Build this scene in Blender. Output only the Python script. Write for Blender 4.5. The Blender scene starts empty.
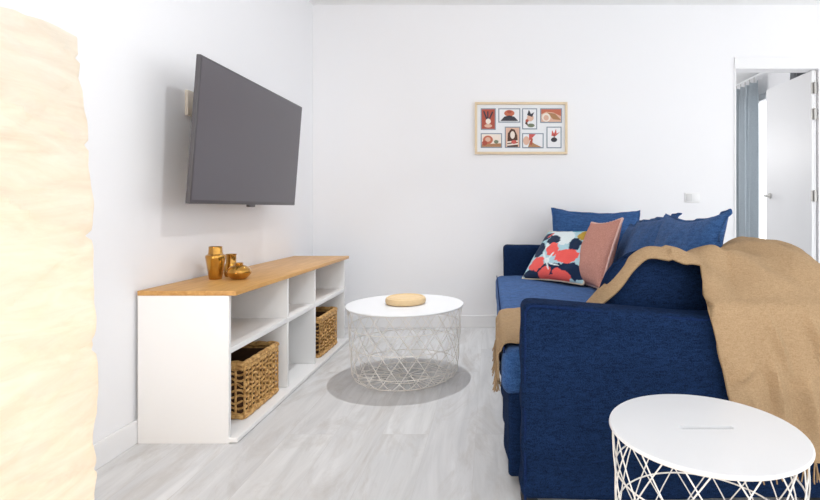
import bpy, bmesh, math, random
from mathutils import Vector, Matrix, noise
random.seed(7)
scene = bpy.context.scene
C = scene.collection
F = 497.0; VX, VY = 490.6, 212.0; HC = 0.90          # lens in pixels, vanishing point, eye height

# ------------------------------------------------------------------ materials
def new_mat(name):
    m = bpy.data.materials.new(name); m.use_nodes = True
    nt = m.node_tree; b = nt.nodes['Principled BSDF']
    return m, nt, b
def S(c):
    c /= 255.0
    return c/12.92 if c <= .04045 else ((c+.055)/1.055)**2.4
def rgb(r, g, b): return (S(r), S(g), S(b), 1)
def plain(name, col, rough=.6, metal=0.0, bump=0.0, scale=60, var=0.0, coat=0.0, spec=.5):
    m, nt, b = new_mat(name)
    b.inputs['Base Color'].default_value = col
    b.inputs['Roughness'].default_value = rough; b.inputs['Metallic'].default_value = metal
    b.inputs['Specular IOR Level'].default_value = spec
    if coat: b.inputs['Coat Weight'].default_value = coat
    tc = nt.nodes.new('ShaderNodeTexCoord')
    n = nt.nodes.new('ShaderNodeTexNoise'); n.inputs['Scale'].default_value = scale; n.inputs['Detail'].default_value = 3
    nt.links.new(tc.outputs['Object'], n.inputs['Vector'])
    if var:
        mx = nt.nodes.new('ShaderNodeMix'); mx.data_type = 'RGBA'
        mx.inputs[6].default_value = tuple(c*(1-var) for c in col[:3])+(1,)
        mx.inputs[7].default_value = tuple(min(1, c*(1+var)) for c in col[:3])+(1,)
        nt.links.new(n.outputs['Fac'], mx.inputs[0]); nt.links.new(mx.outputs[2], b.inputs['Base Color'])
    if bump:
        bp = nt.nodes.new('ShaderNodeBump'); bp.inputs['Strength'].default_value = bump; bp.inputs['Distance'].default_value = .002
        nt.links.new(n.outputs['Fac'], bp.inputs['Height']); nt.links.new(bp.outputs['Normal'], b.inputs['Normal'])
    return m
def fabric(name, dark, light, rough=.95, weave=900, bump=.5, sheen=0.0, ncol=40, attr=None):
    m, nt, b = new_mat(name); L = nt.links.new
    b.inputs['Roughness'].default_value = rough; b.inputs['Specular IOR Level'].default_value = .06
    b.inputs['Sheen Weight'].default_value = sheen; b.inputs['Sheen Roughness'].default_value = .5
    tc = nt.nodes.new('ShaderNodeTexCoord')
    n1 = nt.nodes.new('ShaderNodeTexNoise'); n1.inputs['Scale'].default_value = ncol; n1.inputs['Detail'].default_value = 6; n1.inputs['Roughness'].default_value = .7
    mp = nt.nodes.new('ShaderNodeMapping'); mp.inputs['Scale'].default_value = (1, 1, 3.5)
    L(tc.outputs['Object'], mp.inputs['Vector']); L(mp.outputs['Vector'], n1.inputs['Vector'])
    n2 = nt.nodes.new('ShaderNodeTexNoise'); n2.inputs['Scale'].default_value = weave*.35; n2.inputs['Detail'].default_value = 2
    L(tc.outputs['Object'], n2.inputs['Vector'])
    ad = nt.nodes.new('ShaderNodeMath'); ad.operation = 'ADD'
    L(n1.outputs['Fac'], ad.inputs[0]); L(n2.outputs['Fac'], ad.inputs[1])
    rp = nt.nodes.new('ShaderNodeMapRange'); rp.inputs[1].default_value = .7; rp.inputs[2].default_value = 1.3
    L(ad.outputs[0], rp.inputs[0])
    mx = nt.nodes.new('ShaderNodeMix'); mx.data_type = 'RGBA'
    mx.inputs[6].default_value = dark; mx.inputs[7].default_value = light
    L(rp.outputs[0], mx.inputs[0])
    if attr:
        at = nt.nodes.new('ShaderNodeAttribute'); at.attribute_name = attr
        mm = nt.nodes.new('ShaderNodeMix'); mm.data_type = 'RGBA'; mm.blend_type = 'MULTIPLY'; mm.inputs[0].default_value = 1
        L(at.outputs['Color'], mm.inputs[6]); L(mx.outputs[2], mm.inputs[7]); L(mm.outputs[2], b.inputs['Base Color'])
    else:
        L(mx.outputs[2], b.inputs['Base Color'])
    bp = nt.nodes.new('ShaderNodeBump'); bp.inputs['Strength'].default_value = bump; bp.inputs['Distance'].default_value = .003
    L(ad.outputs[0], bp.inputs['Height']); L(bp.outputs['Normal'], b.inputs['Normal'])
    return m

M = {}
M['wall'] = plain('white_wall_paint', rgb(243, 243, 245), .9, bump=.05, scale=220, spec=.2)
M['ceil'] = plain('white_ceiling_paint', rgb(246, 246, 246), .95, spec=.2)
M['trim'] = plain('white_satin_trim', rgb(240, 240, 241), .45)
M['white'] = plain('white_melamine', rgb(240, 239, 238), .35, bump=.02, scale=300)
M['wiretop'] = plain('white_lacquer_top', rgb(232, 233, 235), .4)
M['wire'] = plain('white_coated_wire', rgb(236, 232, 226), .4)
M['slot'] = plain('grey_slot_shade', rgb(165, 165, 168), .7)  # grey stands in for the shadow inside the grip slot
M['denim'] = fabric('navy_slipcover_weave', rgb(10, 23, 44), rgb(30, 52, 90), ncol=45)
M['denim2'] = fabric('blue_cushion_weave', rgb(33, 60, 106), rgb(68, 106, 158), ncol=30, sheen=.08)
M['piping'] = fabric('navy_seam_weave', rgb(14, 28, 62), rgb(30, 52, 96), ncol=60)
M['tan'] = fabric('tan_wool_weave', rgb(157, 130, 99), rgb(181, 154, 121), ncol=70, bump=.6, weave=700)
M['pink'] = fabric('dusty_pink_knit', rgb(184, 126, 112), rgb(216, 162, 146), ncol=120, bump=.8, weave=500)
M['pinktrim'] = fabric('pale_pink_trim', rgb(222, 180, 168), rgb(238, 204, 192), ncol=90)
M['floral'] = fabric('floral_print_cotton', (.86, .86, .86, 1), (1, 1, 1, 1), ncol=80, sheen=.1, attr='print')
M['beigetrim'] = fabric('cream_edge_trim', rgb(206, 190, 164), rgb(226, 212, 190), ncol=80)
M['tvframe'] = plain('dark_grey_tv_plastic', rgb(78, 75, 78), .4)
M['tvback'] = plain('matt_black_tv_shell', rgb(40, 40, 42), .6)
M['screen'] = plain('grey_screen_glass', rgb(84, 80, 86), .3, spec=.6)
M['mount'] = plain('beige_mount_plastic', rgb(214, 205, 192), .5)
M['steel'] = plain('brushed_steel', rgb(190, 188, 184), .35, metal=.9)
M['frame'] = plain('pale_pine_frame', rgb(226, 205, 172), .5, scale=40, var=.06)
M['mat'] = plain('white_card_mat', rgb(236, 238, 240), .8)
M['bevel'] = plain('grey_blue_bevel', rgb(138, 148, 160), .7)
M['plate'] = plain('white_switch_plastic', rgb(240, 240, 240), .3)
M['plategrey'] = plain('pale_grey_socket', rgb(214, 214, 214), .4)
M['curtain'] = fabric('grey_blue_curtain', rgb(186, 195, 202), rgb(212, 219, 224), ncol=60, sheen=0)
M['curtain2'] = fabric('dark_grey_curtain', rgb(150, 153, 158), rgb(178, 181, 186), ncol=60, sheen=0)
M['dark'] = plain('black_rubber', rgb(24, 24, 26), .6)
M['cork'] = plain('pale_tan_wood', rgb(222, 194, 150), .6, scale=50, var=.08)
M['shelfback'] = plain('pale_grey_back_board', rgb(228, 226, 223), .6)
M['base'] = plain('lamp_base_metal', rgb(180, 178, 174), .4, metal=.8)

def glassy():
    m, nt, b = new_mat('amber_lustre_glass')
    b.inputs['Base Color'].default_value = rgb(178, 122, 34)
    b.inputs['Metallic'].default_value = .75; b.inputs['Roughness'].default_value = .07
    b.inputs['Coat Weight'].default_value = .6; b.inputs['Coat Roughness'].default_value = .03
    tc = nt.nodes.new('ShaderNodeTexCoord'); n = nt.nodes.new('ShaderNodeTexNoise'); n.inputs['Scale'].default_value = 18
    nt.links.new(tc.outputs['Object'], n.inputs['Vector'])
    mx = nt.nodes.new('ShaderNodeMix'); mx.data_type = 'RGBA'
    mx.inputs[6].default_value = rgb(126, 78, 16); mx.inputs[7].default_value = rgb(226, 170, 62)  # dark and bright streaks put reflection contrast into the colour
    nt.links.new(n.outputs['Fac'], mx.inputs[0]); nt.links.new(mx.outputs[2], b.inputs['Base Color'])
    return m
M['amber'] = glassy()

def wood(name, c1, c2, axis='Y', rough=.4):
    m, nt, b = new_mat(name); L = nt.links.new
    tc = nt.nodes.new('ShaderNodeTexCoord'); mp = nt.nodes.new('ShaderNodeMapping')
    mp.inputs['Scale'].default_value = (14, 1.2, 14) if axis == 'Y' else (1.2, 14, 14)
    n = nt.nodes.new('ShaderNodeTexNoise'); n.inputs['Scale'].default_value = 4; n.inputs['Detail'].default_value = 6; n.inputs['Distortion'].default_value = .6
    L(tc.outputs['Object'], mp.inputs['Vector']); L(mp.outputs['Vector'], n.inputs['Vector'])
    rp = nt.nodes.new('ShaderNodeMapRange'); rp.inputs[1].default_value = .3; rp.inputs[2].default_value = .7
    L(n.outputs['Fac'], rp.inputs[0])
    mx = nt.nodes.new('ShaderNodeMix'); mx.data_type = 'RGBA'; mx.inputs[6].default_value = c1; mx.inputs[7].default_value = c2
    L(rp.outputs[0], mx.inputs[0]); L(mx.outputs[2], b.inputs['Base Color'])
    b.inputs['Roughness'].default_value = rough
    return m
M['oak'] = wood('honey_oak_top', rgb(186, 134, 70), rgb(212, 164, 98))

def floor_mat():
    m, nt, b = new_mat('pale_grey_laminate'); L = nt.links.new
    tc = nt.nodes.new('ShaderNodeTexCoord')
    mp = nt.nodes.new('ShaderNodeMapping'); mp.inputs['Rotation'].default_value = (0, 0, math.pi/2); mp.inputs['Location'].default_value = (.3, .06, 0)
    L(tc.outputs['Object'], mp.inputs['Vector'])
    br = nt.nodes.new('ShaderNodeTexBrick'); br.offset = .37; br.offset_frequency = 2
    br.inputs['Color1'].default_value = rgb(222, 222, 223); br.inputs['Color2'].default_value = rgb(227, 227, 227)
    br.inputs['Mortar'].default_value = rgb(211, 210, 210)
    br.inputs['Scale'].default_value = 1; br.inputs['Mortar Size'].default_value = .0008
    br.inputs['Brick Width'].default_value = 1.25; br.inputs['Row Height'].default_value = .19
    L(mp.outputs['Vector'], br.inputs['Vector'])
    m2 = nt.nodes.new('ShaderNodeMapping'); m2.inputs['Scale'].default_value = (9, .9, 1)
    L(tc.outputs['Object'], m2.inputs['Vector'])
    # shift the grain from plank to plank
    sh = nt.nodes.new('ShaderNodeVectorMath'); sh.operation = 'MULTIPLY_ADD'; sh.inputs[1].default_value = (40, 40, 40)
    L(br.outputs['Color'], sh.inputs[0]); L(m2.outputs['Vector'], sh.inputs[2])
    n = nt.nodes.new('ShaderNodeTexNoise'); n.inputs['Scale'].default_value = 1.6; n.inputs['Detail'].default_value = 8; n.inputs['Roughness'].default_value = .62; n.inputs['Distortion'].default_value = .9
    L(sh.outputs[0], n.inputs['Vector'])
    rp = nt.nodes.new('ShaderNodeMapRange'); rp.inputs[1].default_value = .3; rp.inputs[2].default_value = .72; rp.inputs[3].default_value = .80; rp.inputs[4].default_value = 1.05
    L(n.outputs['Fac'], rp.inputs[0])
    mx = nt.nodes.new('ShaderNodeMix'); mx.data_type = 'RGBA'; mx.blend_type = 'MULTIPLY'; mx.inputs[0].default_value = 1
    L(br.outputs['Color'], mx.inputs[6]); L(rp.outputs[0], mx.inputs[7]); L(mx.outputs[2], b.inputs['Base Color'])
    # worn grey-brown patches and knots in the print of the boards
    m3 = nt.nodes.new('ShaderNodeMapping'); m3.inputs['Scale'].default_value = (5, 1.6, 1); L(tc.outputs['Object'], m3.inputs['Vector'])
    sh2 = nt.nodes.new('ShaderNodeVectorMath'); sh2.operation = 'MULTIPLY_ADD'; sh2.inputs[1].default_value = (17, 17, 17)
    L(br.outputs['Color'], sh2.inputs[0]); L(m3.outputs['Vector'], sh2.inputs[2])
    n3 = nt.nodes.new('ShaderNodeTexNoise'); n3.inputs['Scale'].default_value = 1.1; n3.inputs['Detail'].default_value = 7; n3.inputs['Roughness'].default_value = .68; n3.inputs['Distortion'].default_value = 1.6
    L(sh2.outputs[0], n3.inputs['Vector'])
    r3 = nt.nodes.new('ShaderNodeMapRange'); r3.inputs[1].default_value = .48; r3.inputs[2].default_value = .74; L(n3.outputs['Fac'], r3.inputs[0])
    m4 = nt.nodes.new('ShaderNodeMix'); m4.data_type = 'RGBA'; L(r3.outputs[0], m4.inputs[0])
    L(mx.outputs[2], m4.inputs[6]); m4.inputs[7].default_value = rgb(192, 188, 184); L(m4.outputs[2], b.inputs['Base Color'])
    b.inputs['Roughness'].default_value = .42; b.inputs['Specular IOR Level'].default_value = .4
    return m
M['floor'] = floor_mat()

def rattan():
    m, nt, b = new_mat('woven_water_hyacinth'); L = nt.links.new
    tc = nt.nodes.new('ShaderNodeTexCoord'); n = nt.nodes.new('ShaderNodeTexNoise'); n.inputs['Scale'].default_value = 55; n.inputs['Detail'].default_value = 4
    L(tc.outputs['Object'], n.inputs['Vector'])
    rp = nt.nodes.new('ShaderNodeMapRange'); rp.inputs[1].default_value = .35; rp.inputs[2].default_value = .65; L(n.outputs['Fac'], rp.inputs[0])
    mx = nt.nodes.new('ShaderNodeMix'); mx.data_type = 'RGBA'; mx.inputs[6].default_value = rgb(166, 120, 64); mx.inputs[7].default_value = rgb(222, 178, 112)
    L(rp.outputs[0], mx.inputs[0]); L(mx.outputs[2], b.inputs['Base Color']); b.inputs['Roughness'].default_value = .6
    return m
M['rattan'] = rattan()
M['basket_shade'] = plain('basket_shade_brown', rgb(84, 56, 34), .8, scale=70, var=.3)  # dark brown stands in for the shade seen through the weave

def paper():
    m, nt, b = new_mat('crinkled_rice_paper'); L = nt.links.new
    nt.nodes.remove(b)
    out = nt.nodes['Material Output']
    d = nt.nodes.new('ShaderNodeBsdfDiffuse'); t = nt.nodes.new('ShaderNodeBsdfTranslucent')
    d.inputs['Color'].default_value = (.90, .87, .82, 1); t.inputs['Color'].default_value = (.90, .80, .64, 1)
    tc = nt.nodes.new('ShaderNodeTexCoord')
    mp = nt.nodes.new('ShaderNodeMapping'); mp.inputs['Scale'].default_value = (10, 10, 26)
    mp.inputs['Rotation'].default_value = (.35, .1, 0)
    L(tc.outputs['Object'], mp.inputs['Vector'])
    n = nt.nodes.new('ShaderNodeTexNoise'); n.inputs['Scale'].default_value = 1.3; n.inputs['Detail'].default_value = 5; n.inputs['Distortion'].default_value = 1.2
    L(mp.outputs['Vector'], n.inputs['Vector'])
    bp = nt.nodes.new('ShaderNodeBump'); bp.inputs['Strength'].default_value = .4; bp.inputs['Distance'].default_value = .007
    L(n.outputs['Fac'], bp.inputs['Height']); L(bp.outputs['Normal'], d.inputs['Normal']); L(bp.outputs['Normal'], t.inputs['Normal'])
    # fibres: thicker patches let less light through
    rp = nt.nodes.new('ShaderNodeMapRange'); rp.inputs[1].default_value = .3; rp.inputs[2].default_value = .7; rp.inputs[3].default_value = .52; rp.inputs[4].default_value = .66
    L(n.outputs['Fac'], rp.inputs[0])
    # fibres and doubled paper layers; diagonal crease shading also put into this colour
    mpf = nt.nodes.new('ShaderNodeMapping'); mpf.inputs['Scale'].default_value = (5, 5, 24); mpf.inputs['Rotation'].default_value = (.45, .2, 0); L(tc.outputs['Object'], mpf.inputs['Vector'])
    nf = nt.nodes.new('ShaderNodeTexNoise'); nf.inputs['Scale'].default_value = 1.6; nf.inputs['Detail'].default_value = 7; nf.inputs['Roughness'].default_value = .65; nf.inputs['Distortion'].default_value = .8; L(mpf.outputs['Vector'], nf.inputs['Vector'])
    rf = nt.nodes.new('ShaderNodeMapRange'); rf.inputs[1].default_value = .35; rf.inputs[2].default_value = .65; L(nf.outputs['Fac'], rf.inputs[0])
    for nd, c0, c1 in ((d, (.84, .81, .76, 1), (.93, .91, .87, 1)), (t, (.83, .74, .60, 1), (.93, .86, .72, 1))):
        mc = nt.nodes.new('ShaderNodeMix'); mc.data_type = 'RGBA'; mc.inputs[6].default_value = c0; mc.inputs[7].default_value = c1
        L(rf.outputs[0], mc.inputs[0]); L(mc.outputs[2], nd.inputs['Color'])
    mx = nt.nodes.new('ShaderNodeMixShader'); L(rp.outputs[0], mx.inputs[0]); L(d.outputs[0], mx.inputs[1]); L(t.outputs[0], mx.inputs[2])
    L(mx.outputs[0], out.inputs['Surface'])
    return m
M['paper'] = paper()
def emitter(name, col, s):
    m, nt, b = new_mat(name); b.inputs['Emission Color'].default_value = col; b.inputs['Emission Strength'].default_value = s
    return m
M['bulb'] = emitter('warm_bulb', (1, .75, .45, 1), 6)

# ------------------------------------------------------------------ mesh helpers
def obj(name, bm, mats, parent=None, smooth=True, kind=None):
    if not isinstance(mats, (list, tuple)): mats = [mats]
    bmesh.ops.recalc_face_normals(bm, faces=bm.faces)
    me = bpy.data.meshes.new(name); bm.to_mesh(me); bm.free()
    for m in mats: me.materials.append(m)
    if smooth:
        for p in me.polygons: p.use_smooth = True
        try: me.set_sharp_from_angle(angle=math.radians(38))
        except Exception: pass
    o = bpy.data.objects.new(name, me); C.objects.link(o)
    if parent:
        o.parent = parent
        if parent.type == 'EMPTY' or True:
            o.matrix_parent_inverse = world_of(parent).inverted()
    if kind: o['kind'] = kind
    return o
def world_of(o):
    m = o.matrix_basis.copy()
    if o.parent: m = world_of(o.parent) @ o.matrix_parent_inverse @ m
    return m
def tag(o, label, cat, group=None):
    o['label'] = label; o['category'] = cat
    if group: o['group'] = group
    return o
def thing(name, label, cat, loc=(0, 0, 0), group=None):
    o = bpy.data.objects.new(name, None); o.empty_display_size = .1; C.objects.link(o)
    o.location = loc
    return tag(o, label, cat, group)
def box(bm, x0, x1, y0, y1, z0, z1, bev=0.0, seg=2, mi=0):
    r = bmesh.ops.create_cube(bm, size=1)
    vs = r['verts']
    for v in vs:
        v.co = Vector((x0+(v.co.x+.5)*(x1-x0), y0+(v.co.y+.5)*(y1-y0), z0+(v.co.z+.5)*(z1-z0)))
    fs = {f for v in vs for f in v.link_faces}
    for f in fs: f.material_index = mi
    if bev:
        es = list({e for v in vs for e in v.link_edges})
        bmesh.ops.bevel(bm, geom=es, offset=bev, segments=seg, profile=.5, affect='EDGES')
    return bm
def bx(*a, **k):
    bm = bmesh.new(); return box(bm, *a, **k)
def lathe(bm, prof, cx, cy, cz=0, n=64, mi=0):
    rings = []
    for r, z in prof:
        if r < 1e-5: rings.append([bm.verts.new((cx, cy, cz+z))])
        else: rings.append([bm.verts.new((cx+r*math.cos(2*math.pi*i/n), cy+r*math.sin(2*math.pi*i/n), cz+z)) for i in range(n)])
    for a, b in zip(rings, rings[1:]):
        for i in range(n):
            j = (i+1) % n
            if len(a) == 1 and len(b) == 1: continue
            if len(a) == 1: f = bm.faces.new((a[0], b[i], b[j]))
            elif len(b) == 1: f = bm.faces.new((a[i], a[j], b[0]))
            else: f = bm.faces.new((a[i], a[j], b[j], b[i]))
            f.material_index = mi
    return bm
def tube(bm, pts, r, n=6, closed=False, taper=None):
    pts = [Vector(p) for p in pts]; N = len(pts); rings = []
    up = None
    for i, p in enumerate(pts):
        if closed: t = pts[(i+1) % N]-pts[i-1]
        else: t = pts[min(i+1, N-1)]-pts[max(i-1, 0)]
        if t.length < 1e-9: t = Vector((0, 0, 1))
        t.normalize()
        if up is None:
            up = Vector((0, 0, 1)) if abs(t.z) < .9 else Vector((1, 0, 0))
        up = (up-t*up.dot(t))
        if up.length < 1e-6: up = t.orthogonal()
        up.normalize(); s = t.cross(up)
        rr = r*(taper(i/(N-1)) if taper else 1)
        rings.append([bm.verts.new(p+up*(rr*math.cos(2*math.pi*k/n))+s*(rr*math.sin(2*math.pi*k/n))) for k in range(n)])
    M_ = N if closed else N-1
    for i in range(M_):
        a, b = rings[i], rings[(i+1) % N]
        off = 0
        if closed and i == N-1:      # find best match to close the loop without a twist
            off = min(range(n), key=lambda o: (a[0].co-b[o].co).length)
        for k in range(n):
            try: bm.faces.new((a[k], a[(k+1) % n], b[(k+1+off) % n], b[(k+off) % n]))
            except ValueError: pass
    if not closed:
        bm.faces.new(rings[0][::-1]); bm.faces.new(rings[-1])
    return bm
def rbox(x0, x1, y0, y1, z0, z1, r, step=.03, fn=None):
    """rounded upholstered block with a dense skin; fn(co, normal) -> new co"""
    bm = bmesh.new()
    c = Vector(((x0+x1)/2, (y0+y1)/2, (z0+z1)/2)); h = Vector(((x1-x0)/2, (y1-y0)/2, (z1-z0)/2))
    ns = [max(4, int(2*h[i]/step)) for i in range(3)]
    verts = {}
    def ticks(i):
        # extra samples near the rounded edges
        n = ns[i]; base = [-1+2*k/n for k in range(n+1)]
        e = [r/h[i]*q for q in (.25, .5, .75, 1)]
        base = [b for b in base if abs(b) < 1-r/h[i]*1.1] + [s*(1-q) for q in e for s in (-1, 1)] + [-1, 1]
        return sorted(set(round(b, 6) for b in base))
    T = [ticks(i) for i in range(3)]
    def vert(p):
        k = tuple(round(q, 6) for q in p)
        if k in verts: return verts[k]
        q = Vector((p[0]*h.x, p[1]*h.y, p[2]*h.z))
        inner = Vector([max(-(h[i]-r), min(h[i]-r, q[i])) for i in range(3)])
        d = q-inner
        if d.length > 1e-9:
            nrm = d.normalized()
            co = inner+nrm*r
        else: nrm = q.normalized(); co = q
        co = co+c
        if fn: co = fn(co, nrm)
        verts[k] = bm.verts.new(co); return verts[k]
    for ax in range(3):
        a, b = (ax+1) % 3, (ax+2) % 3
        for s in (-1, 1):
            for i in range(len(T[a])-1):
                for j in range(len(T[b])-1):
                    q = []
                    for (u, v) in ((i, j), (i+1, j), (i+1, j+1), (i, j+1)):
                        p = [0, 0, 0]; p[ax] = s; p[a] = T[a][u]; p[b] = T[b][v]; q.append(vert(p))
                    if len(set(q)) == 4:
                        try: bm.faces.new(q)
                        except ValueError: pass
    return bm
def nz(v, s, seed=0): return noise.noise(Vector((v.x*s+seed*7.3, v.y*s+seed*3.1, v.z*s-seed*5.7)))

def pillow_frame(center, udir, vdir):
    u = Vector(udir).normalized(); v = Vector(vdir); v = (v-u*v.dot(u)).normalized(); n = u.cross(v)
    return Vector(center), u, v, n
def pillow(center, udir, vdir, w, h, t, pinch=.06, corner=0.0, wr=.008, seed=0, n=36, sag=0.0, color=None, expo=.42):
    """stuffed cushion; u across, v up, front face on +n"""
    c, u, v, nn = pillow_frame(center, udir, vdir)
    bm = bmesh.new(); lay = bm.verts.layers.float_color.new('print') if color else None
    edge = []
    def P(a, b, s):
        k = 1-corner*(a*a*b*b)
        x = w/2*a*(1-pinch*(1-b*b))*k; y = h/2*b*(1-pinch*(1-a*a))*k
        y -= sag*(1-a*a)*(b+1)/2
        th = max(0, (1-a*a)*(1-b*b))**expo
        z = s*t/2*th*(1+.12*(-b))
        p = c+u*x+v*y+nn*z
        d = wr*(nz(p, 9, seed)+.6*nz(p, 22, seed+3))*th
        return p+nn*d*s+v*(wr*.5*nz(p, 7, seed+9))
    def ts(i):
        q = -1+2*i/n
        return math.sin(q*math.pi/2)*.55+q*.45
    g = {}
    for s in (1, -1):
        for i in range(n+1):
            for j in range(n+1):
                a, b = ts(i), ts(j)
                rim = i in (0, n) or j in (0, n)
                if s == -1 and rim: g[s, i, j] = g[1, i, j]; continue
                vt = bm.verts.new(P(a, b, s)); g[s, i, j] = vt
                if lay: vt[lay] = color(a, b) if s == 1 else color(2, 2)
        for i in range(n):
            for j in range(n):
                try: bm.faces.new((g[s, i, j], g[s, i+1, j], g[s, i+1, j+1], g[s, i, j+1]))
                except ValueError: pass
    rim = [P(ts(i), -1, 0) for i in range(n)]+[P(1, ts(i), 0) for i in range(n)]+[P(ts(i), 1, 0) for i in range(n, 0, -1)]+[P(-1, ts(i), 0) for i in range(n, 0, -1)]
    return bm, rim, (c, u, v, nn)
def flange(rim, fr, width, thick=.004, wave=.006, seed=0):
    c, u, v, nn = fr; bm = bmesh.new(); rows = []
    N = len(rim)
    for i, p in enumerate(rim):
        d = p-c; d = d-nn*d.dot(nn)
        a, b = d.dot(u), d.dot(v)
        out = d.normalized()
        wv = nn*wave*math.sin(i*.55+seed)+nn*wave*.6*math.sin(i*1.3+seed*2)
        rows.append([bm.verts.new(p+nn*thick/2-out*.006), bm.verts.new(p+out*width+wv+nn*thick/2), bm.verts.new(p+out*width+wv-nn*thick/2), bm.verts.new(p-nn*thick/2-out*.006)])
    for i in range(N):
        a, b = rows[i], rows[(i+1) % N]
        for k in range(3): bm.faces.new((a[k], a[k+1], b[k+1], b[k]))
    return bm

# ------------------------------------------------------------------ the setting
WX = -1.385; BY = 3.873; CZ = 2.515
def struct(name, bm, m, smooth=False, parent=None):
    o = obj(name, bm, m, parent, smooth); o['kind'] = 'structure'; return o
struct('floor', bx(WX-.1, 5.2, -.6, 7.2, -.1, 0), M['floor'])
struct('ceiling', bx(WX-.1, 5.2, -.6, 7.2, CZ, CZ+.1), M['ceil'])
struct('wall_left', bx(WX-.1, WX, -.6, BY+.1, 0, CZ), M['wall'])
DX0, DX1, DH = 1.905, 2.555, 2.013
bm = bx(WX, DX0, BY, BY+.1, 0, CZ); box(bm, DX0, DX1, BY, BY+.1, DH, CZ); box(bm, DX1, 5.2, BY, BY+.1, 0, CZ)
struct('wall_back', bm, M['wall'])
struct('baseboard_left', bx(WX, WX+.012, -.6, BY-.001, 0, .092, bev=.003), M['trim'])
struct('baseboard_back', bx(WX+.012, DX0-.02, BY-.012, BY, 0, .096, bev=.003), M['trim'])
# door surround
bm = bx(DX0-.008, 3.2, BY-.014, BY, DH, DH+.092, bev=.003)
box(bm, DX0-.008, DX0+.006, BY-.006, BY+.1, 0, DH+.0); box(bm, DX1-.002, DX1+.02, BY-.006, BY+.1, 0, DH)
struct('trim_1', bm, M['trim'])
# next room
RX = 3.12
bm = bx(RX, RX+.1, BY+.1, 4.93, 0, CZ); box(bm, RX, RX+.1, 4.93, 5.98, 2.26, CZ); box(bm, RX, RX+.1, 4.93, 5.98, 0, .1); box(bm, RX, RX+.1, 5.98, 7.1, 0, CZ)
struct('wall_right', bm, M['wall'])
struct('wall_rear', bx(.6, 3.3, 7.0, 7.1, 0, CZ), M['wall'])
struct('wall_side', bx(.5, .6, BY+.1, 7.1, 0, CZ), M['wall'])
bm = bx(RX+.01, RX+.07, 4.93, 4.98, .1, 2.26); box(bm, RX+.01, RX+.07, 5.93, 5.98, .1, 2.26); box(bm, RX+.01, RX+.07, 4.98, 5.93, 2.19, 2.26); box(bm, RX+.01, RX+.07, 4.98, 5.93, .1, .16); box(bm, RX+.02, RX+.06, 5.44, 5.48, .16, 2.19)
struct('window_1', bm, M['trim'])
# open door leaf seen edge-on from the sofa side
d1 = struct('door_1', bx(DX1-.045, DX1-.008, BY+.012, BY+.655, .008, DH-.006, bev=.002), M['trim'])
for z in (1.868, 1.665, 1.025, .25):
    b_ = bmesh.new(); tube(b_, [(DX1-.03, BY-.002, z-.045), (DX1-.03, BY-.002, z+.045)], .007, 10)
    box(b_, DX1-.05, DX1-.006, BY+.006, BY+.0125, z-.042, z+.042)
    obj('hinge', b_, M['steel'], d1)
b_ = bmesh.new()
lathe(b_, [(0, 0), (.024, 0), (.024, .008), (0, .008)], 0, 0, 0, 24)
bmesh.ops.rotate(b_, verts=b_.verts, matrix=Matrix.Rotation(-math.pi/2, 3, 'Y')); bmesh.ops.translate(b_, verts=b_.verts, vec=(DX1-.045, BY+.59, 1.045))
tube(b_, [(DX1-.045, BY+.59, 1.045), (DX1-.095, BY+.59, 1.045), (DX1-.1, BY+.58, 1.045), (DX1-.1, BY+.48, 1.045)], .009, 10)
obj('door_handle', b_, M['steel'], d1)
# curtains in the next room
def curtain(x, y0, y1, z0, z1, folds, amp):
    bm = bmesh.new(); nu, nv = folds*12, 26; g = []
    for i in range(nu+1):
        a = i/nu; col = []
        for j in range(nv+1):
            b = j/nv
            z = z0+(z1-z0)*b
            sharp = 1 if b < .93 else .75
            ph = a*folds*2*math.pi+.5*math.sin(b*3+a*5)
            xx = x+amp*sharp*math.sin(ph)+.25*amp*math.sin(2.3*ph+1)
            yy = y0+(y1-y0)*a+.3*amp*math.cos(ph)
            zz = z-(.012*(1-math.cos(ph)) if b > .97 else 0)
            col.append(bm.verts.new((xx, yy, zz)))
        g.append(col)
    for i in range(nu):
        for j in range(nv): bm.faces.new((g[i][j], g[i+1][j], g[i+1][j+1], g[i][j+1]))
    bmesh.ops.solidify(bm, geom=bm.faces, thickness=.004)
    return bm
cu = thing('curtain', 'grey-blue pleated curtain hanging full length beside the bedroom window', 'curtain', (2.99, 5.9, .03), 'bedroom curtains')
obj('drape', curtain(2.985, 5.58, 6.08, .03, 2.385, 5, .045), M['curtain'], cu)
for k in range(5):
    hb = bmesh.new(); tube(hb, [(2.985, 5.63+k*.1, 2.37), (2.985, 5.63+k*.1, 2.425)], .004, 6)
    obj('curtain_hook', hb, M['steel'], cu)
cu = thing('curtain', 'darker grey curtain pleats showing only above the open white door', 'curtain', (3.02, 4.7, .03), 'bedroom curtains')
obj('drape', curtain(3.02, 4.5, 4.97, .03, 2.36, 6, .04), M['curtain2'], cu)
rail = bmesh.new(); tube(rail, [(3.0, 4.3, 2.44), (3.0, 6.5, 2.44)], .012, 10); box(rail, 3.0, RX, 4.28, 4.3, 2.425, 2.455); box(rail, 3.0, RX, 6.5, 6.52, 2.425, 2.455)
tag(obj('curtain_rail', rail, M['trim']), 'white curtain rail high on the bedroom wall above the curtains', 'curtain rail')

# wall socket
ws = thing('wall_socket', 'small double white socket plate on the back wall above the sofa', 'socket', (1.57, BY, 1.01))
obj('cover_plate', bx(1.512, 1.628, BY-.008, BY, .972, 1.05, bev=.003), M['plate'], ws)
obj('outlet', bx(1.520, 1.566, BY-.011, BY-.007, .982, 1.040, bev=.004), M['plategrey'], ws)
obj('switch', bx(1.574, 1.620, BY-.011, BY-.007, .982, 1.040, bev=.002), M['plate'], ws)

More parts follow.
